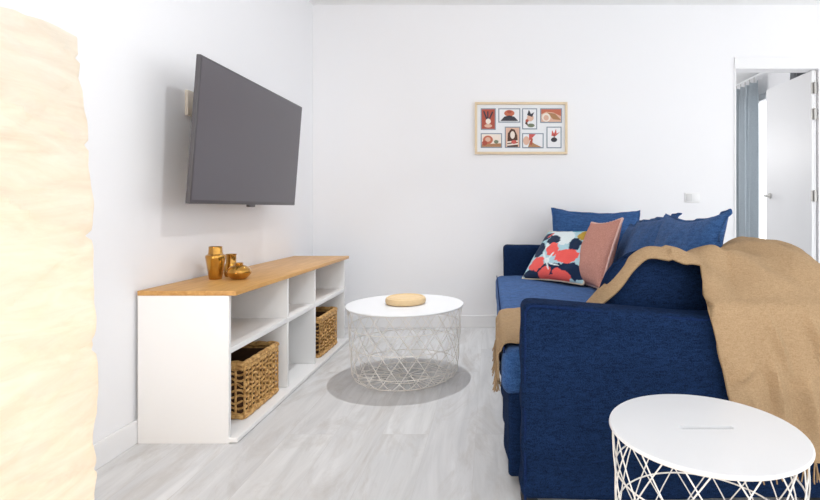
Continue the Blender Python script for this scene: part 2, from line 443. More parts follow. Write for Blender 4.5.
# ------------------------------------------------------------------ television
s = 1.97
BL = Vector((-.6056*s, s, HC+.0165*s)); BR = Vector((-.6010*s, 1.525*s, HC+.0205*s))
TL = Vector((-.5812*s, s, HC+.3170*s))
wv = BR-BL; hv = TL-BL; W_ = wv.length; H_ = hv.length
eu = wv.normalized(); ev = (hv-eu*hv.dot(eu)).normalized(); en = eu.cross(ev)      # en faces the room? fixed below
if en.x < 0: en = -en
tv = thing('television', 'large dark grey flat television tilted on the left wall above the low shelf', 'television', tuple(BL+wv*.5-en*.02))
Mtv = Matrix((( eu.x, ev.x, en.x, BL.x), (eu.y, ev.y, en.y, BL.y), (eu.z, ev.z, en.z, BL.z), (0, 0, 0, 1)))
def tvpart(name, bm, m, par=None):
    bmesh.ops.transform(bm, matrix=Mtv, verts=bm.verts); return obj(name, bm, m, par or tv)
hs = tvpart('housing', bx(0, W_, 0, H_, -.019, 0, bev=.003), M['tvframe'])
tvpart('screen', bx(.009, W_-.009, .016, H_-.009, -.001, .0012), M['screen'])
tvpart('rear_shell', bx(W_*.12, W_*.88, .02, H_*.72, -.05, -.018, bev=.012), M['tvback'])
tvpart('sensor', bx(W_*.5-.03, W_*.5+.03, -.012, .004, -.02, -.002, bev=.003), M['tvframe'])
tm = thing('wall_mount', 'pale bracket holding the television to the left wall, just visible behind its edge', 'bracket', (WX, 2.29, 1.35))
obj('wall_plate', bx(WX, WX+.014, 2.25, 2.33, 1.34, 1.455, bev=.003), M['mount'], tm)
b_ = bmesh.new(); tube(b_, [(WX+.01, 2.31, 1.36), (-1.31, 2.36, 1.35), (-1.245, 2.50, 1.31)], .012, 8)
obj('bracket_arm', b_, M['mount'], tm)

# ------------------------------------------------------------------ low shelf unit
X0, X1, Y0, Y1 = -1.371, -.988, 1.93, 3.467
XP = -1.017
shelf = thing('shelf_unit', 'long low white shelf unit with a honey oak top along the left wall', 'shelf unit', ((X0+X1)/2, (Y0+Y1)/2, 0))
obj('top', bx(X0, X1, Y0-.002, Y1+.002, .575, .594, bev=.0015), M['oak'], shelf)
obj('bottom_board', bx(X0, X1+.004, Y0+.001, Y1, .004, .022, bev=.001), M['white'], shelf)
for y in (Y0, 2.487, 2.873, Y1-.018):
    z0 = .0 if y in (Y0, Y1-.018) else .022
    obj('side_panel' if z0 == 0 else 'divider', bx(X0, XP, y, y+.018, z0, .575, bev=.001), M['white'], shelf)
for a, b in ((Y0+.018, 2.487), (2.505, 2.873), (2.891, Y1-.018)):
    obj('shelf', bx(X0+.006, XP, a, b, .346, .369, bev=.001), M['white'], shelf)
obj('back_board', bx(X0, X0+.006, Y0+.018, Y1-.018, .022, .575), M['shelfback'], shelf)

# ------------------------------------------------------------------ baskets
def basket(name, label, x0, x1, y0, y1, z0, z1):
    t = thing(name, label, 'basket', ((x0+x1)/2, (y0+y1)/2, z0), 'woven baskets in the shelf unit')
    # woven sides: thick vertical stakes and over-under strands leaving holes
    bm = bmesh.new(); rows = 9; per = [(x1, y0), (x1, y1), (x0, y1), (x0, y0)]
    pts = []
    for k in range(4):
        a = Vector(per[k]+(0,)); b = Vector(per[(k+1) % 4]+(0,)); L = (b-a).length; n = max(8, int(L/.036)); n += n % 2
        for i in range(n): pts.append((a+(b-a)*(i/n), (b-a).normalized().cross(Vector((0, 0, 1)))))
    N = len(pts)
    for r in range(rows):
        z = z0+.024+r*(z1-z0-.056)/(rows-1); path = []
        for i in range(N*3):
            q = i/3; i0 = int(q) % N; f = q-int(q); p0, n0 = pts[i0]; p1, _ = pts[(i0+1) % N]
            ph = (q+r)*math.pi
            p = p0+(p1-p0)*f-n0*(.0055*math.sin(ph+math.pi/2)) 
            path.append((p.x, p.y, z+.006*math.sin(q*math.pi*1.0+r)))
        tube(bm, path, .0052, 5, closed=True)
    obj('weave', bm, M['rattan'], t)
    bm = bmesh.new()
    for i, (p, nrm) in enumerate(pts):
        tube(bm, [(p.x, p.y, z0+.004), (p.x, p.y, z1-.01)], .0048, 5)
    obj('stake', bm, M['rattan'], t)['kind'] = 'stuff'
    for zz, rr, nm_ in ((z1-.012, .013, 'rim'), (z1-.03, .010, 'band'), (z0+.012, .012, 'band')):
        rim = bmesh.new(); path = []
        for k in range(4):
            a = Vector(per[k]); b = Vector(per[(k+1) % 4]); L = (b-a).length; n = int(L/.02)
            for i in range(n):
                p = a+(b-a)*((i+.5)/n); path.append((p.x, p.y, zz+.0025*math.sin(i*2.1)))
        tube(rim, path, rr, 7, closed=True)
        obj(nm_, rim, M['rattan'], t)
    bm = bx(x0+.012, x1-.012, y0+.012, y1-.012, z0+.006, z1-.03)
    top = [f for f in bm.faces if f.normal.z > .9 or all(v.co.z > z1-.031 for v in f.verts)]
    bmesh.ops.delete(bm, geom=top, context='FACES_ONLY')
    obj('inner_shade', bm, M['basket_shade'], t, smooth=False)  # dark sheet painting the shaded basket interior behind the holes
    for yy in (y0, y1):
        pass
    return t
basket('woven_basket', 'woven basket in the near end compartment of the white shelf unit, below the vases', -1.345, -1.042, 2.105, 2.43, .0225, .268)
basket('woven_basket', 'woven basket in the far end of the white shelf unit, beside the round table', -1.34, -1.03, 2.995, 3.315, .0225, .268)

# ------------------------------------------------------------------ vases
def vase(name, label, prof, x, y):
    t = thing(name, label, 'vase', (x, y, .5942), 'amber glass vases')
    bm = bmesh.new(); lathe(bm, prof, x, y, .5942, 48)
    obj('body', bm, M['amber'], t)
    r, z = prof[-1][0], max(p[1] for p in prof)
    bm = bmesh.new(); rr = max(p[0] for p in prof if p[1] > z-.002)
    tube(bm, [(x+rr*math.cos(a*math.pi/16), y+rr*math.sin(a*math.pi/16), .5942+z) for a in range(32)], .0018, 6, closed=True)
    obj('lip', bm, M['amber'], t)
vase('vase', 'tall shouldered amber vase with a short neck, at left of the three vases',
     [(0, 0), (.024, 0), (.027, .003), (.034, .05), (.041, .096), (.042, .104), (.040, .110), (.031, .115), (.029, .125), (.0275, .147), (.025, .147), (.026, .12), (.036, .1), (.022, .01), (0, .01)], -1.252, 2.262)
vase('vase', 'slim amber glass vase with a straight neck standing between the two others',
     [(0, 0), (.026, 0), (.031, .012), (.032, .035), (.028, .055), (.023, .064), (.022, .1), (.024, .104), (.021, .104), (.02, .06), (.027, .04), (.02, .01), (0, .01)], -1.235, 2.365)
vase('vase', 'squat round amber vase with a small mouth, at right of the three vases',
     [(0, 0), (.026, 0), (.038, .008), (.050, .024), (.0525, .034), (.048, .047), (.036, .058), (.022, .064), (.016, .067), (.017, .073), (.014, .073), (.013, .066), (.03, .055), (.045, .034), (.03, .01), (0, .01)], -1.145, 2.262)

# ------------------------------------------------------------------ round wire tables
def wire_table(label, x, y, R, H, nw, twist, slot, rot=0.0):
    t = thing('wire_table', label, 'table', (x, y, 0), 'round white wire basket tables')
    prof = [(0, H-.010), (R-.012, H-.010), (R-.004, H-.0085), (R-.001, H-.007), (R, H-.005), (R-.0008, H-.002), (R-.003, H), (0, H)]
    bm = bmesh.new(); lathe(bm, prof, x, y, 0, 128)
    top = obj('tabletop', bm, M['wiretop'], t)
    if slot:
        # recessed grip slot cut into the top
        cx, cy, L, w = slot
        cut = bmesh.new(); n = 10; rings = []
        for z in (H-.007, H+.01):
            rings.append([cut.verts.new((cx+(L/2-w/2)*(1 if k <= n else -1)+w/2*math.cos(-math.pi/2+math.pi*(k if k <= n else k-1)/n), cy+w/2*math.sin(-math.pi/2+math.pi*(k if k <= n else k-1)/n), z)) for k in range(2*n+2)])
        m_ = len(rings[0])
        for k in range(m_): cut.faces.new((rings[0][k], rings[0][(k+1) % m_], rings[1][(k+1) % m_], rings[1][k]))
        cut.faces.new(rings[0][::-1]); cut.faces.new(rings[1])
        co = obj('cutter', cut, M['slot'])
        md = top.modifiers.new('slot', 'BOOLEAN'); md.object = co; md.operation = 'DIFFERENCE'; md.solver = 'EXACT'
        bpy.context.view_layer.update()
        dg = bpy.context.evaluated_depsgraph_get()
        nm = bpy.data.meshes.new_from_object(top.evaluated_get(dg))
        top.modifiers.clear(); top.data = nm; nm.set_sharp_from_angle(angle=math.radians(30))
        bpy.data.objects.remove(co)
        fl = bmesh.new(); box(fl, cx-L/2+.003, cx+L/2-.003, cy-w/2+.001, cy+w/2-.001, H-.0069, H-.0063)  # strip on the slot floor that paints its shadow
        gs = obj('grip_slot_shade', fl, M['slot'], top); gs['label'] = 'narrow grip slot with its shade painted grey'
    Rt, Rb = R*.965, R*.90
    def prof_at(q):
        """q 0..1 side from top down, 1..2 under the base towards the hub"""
        hb = .006
        if q <= 1:
            z = H-.0115-(H-.0115-.055)*q; return Rt+(Rb-Rt)*q, z
        q -= 1
        if q < .3:
            a = q/.3*math.pi/2; rr = .05
            return Rb-rr*(1-math.cos(a)), hb+rr*.98*(1-math.sin(a))+.0
        f = (q-.3)/.7; r0 = Rb-.05
        return r0+(.035-r0)*f, hb
    for sgn in (1, -1):
        bm = bmesh.new()
        for k in range(nw):
            a0 = rot+2*math.pi*(k+(.0 if sgn == 1 else .5))/nw
            pts = []
            qs = [i/10 for i in range(11)]+[1+i/16 for i in range(1, 17)]
            full = (k % 2 == 0)
            for q in qs:
                if q > 1.3 and not full and q > 1.62: break
                r, z = prof_at(q); a = a0+sgn*twist*(min(q, 1.3))
                pts.append((x+(r-(.0022 if sgn < 0 else 0))*math.cos(a), y+(r-(.0022 if sgn < 0 else 0))*math.sin(a), z+(.003 if sgn < 0 and q > 1 else 0)))
            tube(bm, pts, .0017, 5)
        obj('wire_lattice', bm, M['wire'], t)
    for (z, dr) in ((H-.0115, 0), (.29, 0), (.19, 0), (.07, 0)):
        q = (H-.014-z)/(H-.014-.055); r = Rt+(Rb-Rt)*q-.003
        bm = bmesh.new(); tube(bm, [(x+r*math.cos(2*math.pi*i/72), y+r*math.sin(2*math.pi*i/72), z) for i in range(72)], .0021, 5, closed=True)
        obj('ring', bm, M['wire'], t)
    for r in (Rb-.05, (Rb-.05)*.55, .035):
        bm = bmesh.new(); tube(bm, [(x+r*math.cos(2*math.pi*i/64), y+r*math.sin(2*math.pi*i/64), .0055) for i in range(64)], .0025, 5, closed=True)
        obj('base_ring', bm, M['wire'], t)
    return t
wire_table('low round white wire basket table between the shelf unit and the sofa', -.466, 2.722, .319, .398, 22, .78, None)
wire_table('smaller round white wire side table before the near sofa arm, with a grip slot', .498, 1.157, .2165, .398, 14, 1.02, (.502, 1.158, .128, .017), .1)
# pale disc on the left table
dx, dy = -.466, 2.73
dsk = thing('wooden_disc', 'round pale tan wooden lid lying on the low white table', 'lid', (dx, dy, .3985))
bm = bmesh.new(); lathe(bm, [(0, 0), (.098, 0), (.106, .004), (.110, .014), (.110, .024), (.106, .033), (.098, .037), (.09, .037), (.087, .034), (.0, .034)], dx, dy, .3985, 64)
obj('board', bm, M['cork'], dsk)
bm = bmesh.new()
tube(bm, [(dx+.094*math.cos(2*math.pi*i/64), dy+.094*math.sin(2*math.pi*i/64), .4352) for i in range(64)], .003, 6, closed=True)
obj('raised_rim', bm, M['cork'], dsk)

# ------------------------------------------------------------------ sofa
AX0, AX1 = .095, 1.085
NY0, NY1 = 1.50, 1.625; FY0, FY1 = 3.62, 3.79
sofa = thing('sofa', 'long navy slipcovered sofa bed running along the right side of the room', 'sofa', (.6, 2.65, 0))
def arm_fn(co, n):
    z = co.z
    if z > .45: co = co+Vector((0, 0, -.045*(z-.45)/.2*max(0, min(1, (co.x-.14)/.5))))
    lo = max(0, (.5-z)/.5)
    d = .010*nz(Vector((co.x*.6, co.y, co.z*2.2)), 7, 1)+.006*lo*math.sin(z*46+3*nz(co, 3, 2)+co.x*3)
    return co+Vector((n.x*d*.6, n.y*d, n.z*d*.4))
arm = obj('armrest', rbox(AX0, AX1, NY0, NY1, .024, .622, .026, .022, arm_fn), M['denim'], sofa)
pp = []
def armtop(x): return .622-.045*max(0, min(1, (x-.14)/.5))*.97
for i in range(24): pp.append((AX0+.010, NY0+.006, .03+(.577-.03)*i/23))
for i in range(6): a = math.pi/2*i/5; pp.append((AX0+.034-.024*math.cos(a), NY0+.006, .589+.026*math.sin(a)))
for i in range(30): x = AX0+.04+(AX1-.06-AX0)*i/29; pp.append((x, NY0+.006, armtop(x)-.007))
b_ = bmesh.new(); tube(b_, pp, .0042, 6); obj('seam', b_, M['piping'], arm)
arm2 = obj('armrest', rbox(AX0, AX1, FY0, FY1, .028, .655, .03, .03, lambda co, n: co+n*.005*nz(co, 8, 4)), M['denim'], sofa)
obj('backrest', rbox(.93, AX1, NY1+.07, FY0+.01, .03, .755, .04, .035, lambda co, n: co+n*.006*nz(co, 6, 5)), M['denim'], sofa)
def skirt(co, n):
    d = .007*math.sin(co.y*23+2*nz(co, 2, 3))*max(0, .33-co.z)/.33+.004*nz(co, 9, 6)
    return co+Vector((d if n.x < -.3 else 0, 0, 0))
obj('skirt', rbox(.056, .92, NY1+.004, FY0-.004, .028, .30, .015, .025, skirt), M['denim'], sofa)
def seat_fn(co, n):
    u = (co.y-2.64)/.98
    puff = .005*(1-u*u) if n.z > .5 else 0
    return co+n*(.005*nz(co, 7, 7))+Vector((0, 0, puff))
ym = 2.635
sc1 = obj('seat_cushion', rbox(.036, .93, NY1+.006, FY0-.004, .285, .441, .045, .03, seat_fn), M['denim2'], sofa)
b_ = bmesh.new()
tube(b_, [(.045, NY1+.02+(FY0-NY1-.04)*i/30, .436) for i in range(31)], .0035, 6)
obj('seam', b_, M['piping'], sc1)
for (x, y) in ((.12, 1.56), (1.0, 1.56), (.12, 3.7), (1.0, 3.7)):
    obj('foot', bx(x-.025, x+.025, y-.025, y+.025, 0, .04, bev=.004), M['dark'], sofa)

# loose cushions
def blue(label, c, u, v, w, h, t, seed, fl=.02, mat='denim2', **k):
    bm, rim, fr = pillow(c, u, v, w, h, t, seed=seed, **k)
    o = thing('cushion', label, 'cushion', tuple(Vector(c)-Vector((0, 0, h/2))), 'blue sofa cushions')
    obj('cover', bm, M[mat], o)
    obj('flange', flange(rim, fr, fl, seed=seed), M[mat], o)
    return o
blue('blue cushion leaning on the far sofa arm behind the patterned pillow', (.75, 3.515, .69), (1, -.03, -.03), (0, .36, 1), .61, .47, .15, 1, pinch=.06, sag=.025)
blue('blue cushion half hidden behind the dusty pink pillow, against the sofa back', (.86, 3.08, .62), (-.05, -1, 0), (.30, 0, 1), .48, .40, .14, 2)
blue('blue flanged cushion leaning on the sofa back, second from the blanket', (.835, 2.70, .655), (.06, -1, .08), (.34, .0, 1), .56, .44, .15, 3, pinch=.07)
blue('large blue cushion with a pointed corner, nearest the blanket on the sofa back', (.82, 2.15, .675), (.09, -1, .03), (.30, .0, 1), .54, .46, .17, 4, fl=.012, pinch=.10, sag=.02)
blue('slumped navy cushion against the near sofa arm, partly covered by the tan blanket', (.59, 1.752, .575), (1, 0, -.05), (0, .05, 1), .38, .355, .15, 5, mat='denim', fl=.010, corner=.24, pinch=-.06, n=30)

# patterned pillow
def cropxy(a, b):
    # pattern laid out on the pillow face: a across (-1..1), b up (-1..1)
    p = Vector((50, 340))+Vector((300, 60))*((a+1)/2)+Vector((150, -260))*((b+1)/2)
    return p
COL = {'sky': rgb(176, 210, 220), 'white': rgb(226, 236, 238), 'navy': rgb(28, 46, 74), 'coral': rgb(240, 98, 92), 'teal': rgb(82, 160, 178), 'mustard': rgb(186, 152, 58), 'red': rgb(224, 76, 60), 'back': rgb(206, 190, 164)}
blobs = [ # x, y, rx, ry, angle, colour (later ones on top)
    (310, 150, 55, 60, 20, 'white'), (250, 110, 40, 20, -20, 'white'), (225, 190, 16, 40, 20, 'white'),
    (165, 215, 34, 48, 25, 'navy'), (205, 132, 40, 22, -25, 'navy'), (250, 168, 38, 34, 10, 'navy'), (275, 88, 44, 16, 10, 'navy'),
    (375, 105, 36, 26, -30, 'teal'), (430, 190, 40, 50, 0, 'sky'), (358, 218, 28, 40, 20, 'navy'), (405, 160, 26, 44, 30, 'mustard'), (440, 92, 40, 16, -20, 'mustard'), (450, 60, 30, 18, -30, 'red'),
    (330, 350, 50, 36, 20, 'navy'), (120, 340, 60, 22, 10, 'navy'), (240, 340, 90, 30, 12, 'navy'), (230, 125, 24, 6, -35, 'coral'),
    (245, 232, 32, 40, 25, 'coral'), (312, 280, 62, 36, -5, 'coral'), (150, 297, 50, 32, -20, 'coral'), (185, 345, 42, 22, -25, 'coral'), (268, 366, 42, 26, 20, 'coral'), (215, 372, 26, 14, 10, 'coral'),
    (212, 292, 14, 14, 0, 'white'), (236, 268, 22, 4, -45, 'white'), (200, 262, 6, 24, -10, 'white'), (210, 318, 5, 22, 0, 'white'), (245, 318, 30, 4, 20, 'white')]
def print_col(a, b):
    if a > 1.5: return COL['back']
    p = cropxy(a, b); q = Vector((p.x, p.y, 0)); res = 'sky'
    for (x, y, rx, ry, ang, c) in blobs:
        dx_, dy_ = p.x-x, p.y-y; t_ = math.radians(ang)
        X_ = (dx_*math.cos(t_)+dy_*math.sin(t_))/rx; Y_ = (-dx_*math.sin(t_)+dy_*math.cos(t_))/ry
        if X_*X_+Y_*Y_ < 1+.45*noise.noise(q*.045+Vector((x, y, 3)))+.2*noise.noise(q*.12): res = c
    return COL[res]
bm, rim, fr = pillow((.484, 3.275, .612), (.293, -.38, .02), (.197, .152, .303), .55, .41, .14, seed=8, n=110, pinch=.05, color=print_col, wr=.006)
fp = thing('patterned_pillow', 'pillow printed with a coral flower and navy leaves, on the seat by the far arm', 'pillow', (.5, 3.24, .45))
obj('cover', bm, M['floral'], fp)
b_ = bmesh.new(); tube(b_, rim, .006, 6, closed=True); obj('piping', b_, M['beigetrim'], fp)
# pink pillow
bm, rim, fr = pillow((.645, 3.04, .645), (.096, -.40, .035), (.125, .13, .40), .42, .43, .15, seed=9, n=40, pinch=.09, wr=.006)
kp = thing('pink_pillow', 'dusty pink knitted square pillow resting beside the floral pillow', 'pillow', (.66, 3.0, .45))
obj('cover', bm, M['pink'], kp)
b_ = bmesh.new(); tube(b_, [p+Vector((0, 0, .002*math.sin(i*2.2))) for i, p in enumerate(rim)], .007, 6, closed=True); obj('fringed_edge', b_, M['pinktrim'], kp)

# ------------------------------------------------------------------ blanket
def cr(p0, p1, p2, p3, t):
    return .5*((2*p1)+(p2-p0)*t+(2*p0-5*p1+4*p2-p3)*t*t+(3*p1-p0-3*p2+p3)*t*t*t)
def spline(pts, m):
    out = []
    n = len(pts)
    for i in range(n-1):
        p0 = pts[max(i-1, 0)]; p1 = pts[i]; p2 = pts[i+1]; p3 = pts[min(i+2, n-1)]
        for k in range(m): out.append(cr(p0, p1, p2, p3, k/m))
    out.append(pts[-1]); return out
V = lambda *a: Vector(a)
def flat(x, h, ys, hs=None): return [V(x, y, h+(hs[i] if hs else 0)) for i, y in enumerate(ys)]
ysF = [2.26, 2.19, 2.12, 2.05, 1.98, 1.91, 1.85, 1.79, 1.74, 1.70]
rows = [
    flat(.027, .325, ysF), flat(.027, .38, ysF), flat(.031, .425, ysF), flat(.06, .455, ysF), flat(.18, .460, ysF), 
    [V(.30, y, h) for y, h in zip([2.2, 2.13, 2.06, 2.0, 1.94, 1.88, 1.83, 1.78, 1.735, 1.70], [.455, .455, .455, .458, .465, .48, .51, .535, .535, .52])],
    [V(.42, y, h) for y, h in zip([2.12, 2.06, 2.0, 1.94, 1.89, 1.85, 1.81, 1.765, 1.71, 1.685], [.457, .457, .46, .48, .54, .60, .645, .665, .655, .625])],
    [V(.53, y, h) for y, h in zip([2.05, 2.0, 1.95, 1.90, 1.865, 1.835, 1.80, 1.755, 1.71, 1.682], [.46, .47, .50, .56, .65, .715, .752, .770, .768, .745])],
]
# the part lying over the cushion, sofa back and arm: whole draped profiles, cut off along the blanket's near edge
YS = [2.02, 1.95, 1.90, 1.86, 1.82, 1.78, 1.74, 1.70, 1.66, 1.59, 1.53, 1.487, 1.470, 1.464, 1.460]
ZS = [(.62, [.50, .55, .62, .69, .73, .757, .770, .771, .752, .69, .642, .619, .55, .37, .18]),
      (.70, [.54, .59, .65, .71, .74, .760, .770, .771, .752, .69, .642, .619, .55, .37, .18]),
      (.78, [.66, .70, .73, .75, .76, .765, .766, .760, .742, .69, .642, .617, .55, .37, .17]),
      (.88, [.75, .762, .768, .771, .772, .770, .764, .756, .742, .695, .645, .615, .54, .36, .165]),
      (.97, [.785, .788, .790, .790, .788, .784, .776, .765, .748, .70, .645, .612, .54, .36, .165]),
      (1.05, [.782, .785, .787, .787, .785, .781, .773, .762, .743, .695, .64, .606, .535, .355, .165]),
      (1.11, [.765, .768, .77, .77, .768, .764, .756, .745, .726, .68, .63, .595, .525, .35, .17]),
      (1.135, [.68, .68, .68, .675, .67, .665, .66, .655, .645, .62, .59, .555, .49, .33, .18])]
SH = [.06, .06, .06, .06, .06, .06, .055, .05, .035, .010, -.012, -.02, -.014, .016, .06]
stn = [[V(a+SH[k]*max(0, min(1, 1-(a-.70)/.4)), YS[k], zz[k]) for k in range(15)] for a, zz in ZS]
KV = 110
def resample(pts, f=1.0):
    L = [0]
    for a, b in zip(pts, pts[1:]): L.append(L[-1]+(b-a).length)
    out = []; q = 0
    for k in range(KV):
        d = L[-1]*f*k/(KV-1)
        while q < len(pts)-2 and L[q+1] < d: q += 1
        t_ = (d-L[q])/max(1e-9, L[q+1]-L[q]); out.append(pts[q].lerp(pts[q+1], min(1, max(0, t_))))
    return out
late_c = [spline(list(c), 14) for c in zip(*[spline(r, 8) for r in stn])]
late = [list(r) for r in zip(*late_c)]
F0 = .455
out_rows = []
for i, r in enumerate(late):
    a = .62+.08*i/14 if i <= 14 else 9
    if a == 9 or a >= .692: f = 1
    elif a <= .668: f = F0
    else: f = F0+(1-F0)*((a-.668)/.024)
    if F0 < f < 1 or (i and i < 14): pass
    out_rows.append(resample(r, f))
# add rows inside the quick edge change so the edge stays smooth
dense = []
for i, (r, q) in enumerate(zip(late[:-1], late[1:])):
    a0 = .62+.08*i/14
    n_ = 6 if .655 < a0 < .70 else 1
    for k in range(n_):
        a = a0+.08/14*k/n_
        f = 1 if a >= .692 else (F0 if a <= .668 else F0+(1-F0)*(a-.668)/.024)
        dense.append(resample([u_.lerp(v_, k/n_) for u_, v_ in zip(r, q)], f))
dense.append(resample(late[-1]))
early = [resample(spline(r, 10)) for r in rows]
ctl = early+[dense[0], dense[2]]
ne = len(early)
cols_early = [spline(list(c), 12)[:ne*12] for c in zip(*ctl)]
er = [list(r) for r in zip(*cols_early)]
allrows = er+dense
cols = allrows
bm = bmesh.new(); g = []
nu, nv = len(cols), len(cols[0])
def wrinkle(p, i, j):
    a = i/(nu-1); b = j/(nv-1)
    d = V(0, 0, 0)
    hang = max(0, min(1, (.64-p.z)/.2))*max(0, min(1, (1.60-p.y)/.1)) if p.x > .62 else 0
    n1 = nz(p, 6, 11)
    if hang:
        ph = p.x*34-(.6-p.z)*9+2.2*n1
        d += V(0, -abs(.008*math.sin(ph))*hang-.010*hang*max(0, nz(p, 5, 17)), 0)
        for (xa, za, xb, zb, am, wd) in ((.80, .66, .90, .36, .020, .012), (.94, .62, .985, .42, .024, .014), (.72, .40, .80, .46, .010, .010), (.83, .45, .87, .22, .014, .016), (.93, .40, .96, .18, .018, .02), (.77, .36, .79, .2, .014, .014)):
            t_ = max(0, min(1, ((p.x-xa)*(xb-xa)+(p.z-za)*(zb-za))/((xb-xa)**2+(zb-za)**2)))
            ds = math.hypot(p.x-xa-t_*(xb-xa), p.z-za-t_*(zb-za)); d += V(0, -1.5*am*hang*math.exp(-(ds/wd)**2)*math.sin(math.pi*min(1, .15+t_)), 0)
    if p.x > .6:
        ph = p.x*30+p.y*20+2*n1
        d += V(0, 0, .012*math.sin(ph)+.008*nz(p, 10, 12)-.012*math.exp(-((p.x-.80-.3*(p.y-1.7))/.02)**2))*max(0, min(1, (p.y-1.49)/.12))
    elif p.x > .3:
        d += V(0, 0, .004*math.sin(p.y*60+p.x*20+n1*2))
    elif p.x < .03: d += V(-.003*(1+math.sin(p.y*45+n1*3)), 0, 0)
    else: d += V(0, 0, .003+.004*math.sin(p.y*40+n1*2))
    d += V(0, 0, .0025*nz(p, 25, 14))
    return p+d
for j in range(nv): g.append([bm.verts.new(wrinkle(cols[i][j], i, j)) for i in range(nu)])
for j in range(nv-1):
    for i in range(nu-1): bm.faces.new((g[j][i], g[j][i+1], g[j+1][i+1], g[j+1][i]))
front_edge = [g[j][0].co.copy() for j in range(nv)]
low_edge = [g[nv-1][i].co.copy() for i in range(nu)]
bmesh.ops.recalc_face_normals(bm, faces=bm.faces)
bmesh.ops.solidify(bm, geom=bm.faces, thickness=.006)
bk = thing('blanket', 'tan wool blanket draped over the near arm and back of the navy sofa', 'blanket', (.8, 1.6, .6))
obj('throw', bm, M['tan'], bk)
def tassel(p, L):
    b_ = bmesh.new()
    for k in range(4):
        a = random.uniform(0, 6.28); o_ = V(.004*math.cos(a), .004*math.sin(a), 0)
        e_ = V(random.uniform(-.008, .008), random.uniform(-.012, .012), 0)
        tube(b_, [p+o_*.3, p+o_-V(0, 0, L*.3)+e_*.2, p+o_*1.6+e_*.6-V(0, 0, L*.65), p+o_*2+e_*1.3-V(0, 0, L*random.uniform(.85, 1.05))], .0022, 5)
    obj('tassel', b_, M['tan'], bk)
acc = 0
for a, b in zip(front_edge, front_edge[1:]):
    acc += (b-a).length
    if acc > .034: acc = 0; tassel(b+V(-.003, 0, .004), random.uniform(.045, .065))
acc = 0
for a, b in zip(low_edge, low_edge[1:]):
    acc += (b-a).length
    if acc > .026 and b.z < .26 and b.x > .74: acc = 0; tassel(b+V(0, 0, .004), random.uniform(.05, .07))

# ------------------------------------------------------------------ picture frame
fx0, fx1 = (474.9-VX)/F*BY, (567-VX)/F*BY
fz0, fz1 = HC+(VY-154.5)/F*BY, HC+(VY-102.7)/F*BY
pf = thing('picture_frame', 'pale wood collage frame with eight small prints on the back wall', 'picture frame', ((fx0+fx1)/2, BY, fz0))
bm = bx(fx0, fx1, BY-.028, BY-.001, fz0, fz0+.018, bev=.002); box(bm, fx0, fx1, BY-.028, BY-.001, fz1-.018, fz1, bev=.002)
box(bm, fx0, fx0+.018, BY-.0278, BY-.001, fz0+.018, fz1-.018); box(bm, fx1-.018, fx1, BY-.0278, BY-.001, fz0+.018, fz1-.018)
obj('frame', bm, M['frame'], pf)
obj('mat_board', bx(fx0+.017, fx1-.017, BY-.014, BY-.006, fz0+.017, fz1-.017), M['mat'], pf)
PC = {'terra': rgb(176, 84, 66), 'rust': rgb(196, 110, 84), 'blush': rgb(222, 182, 160), 'char': rgb(56, 56, 66), 'tan': rgb(176, 130, 92), 'cream': rgb(240, 228, 216), 'white': rgb(236, 236, 238), 'brown': rgb(86, 56, 44), 'sage': rgb(120, 128, 104), 'coral': rgb(206, 96, 88)}
PM = {k: plain('print_'+k, v, .7) for k, v in PC.items()}
PK = list(PM)
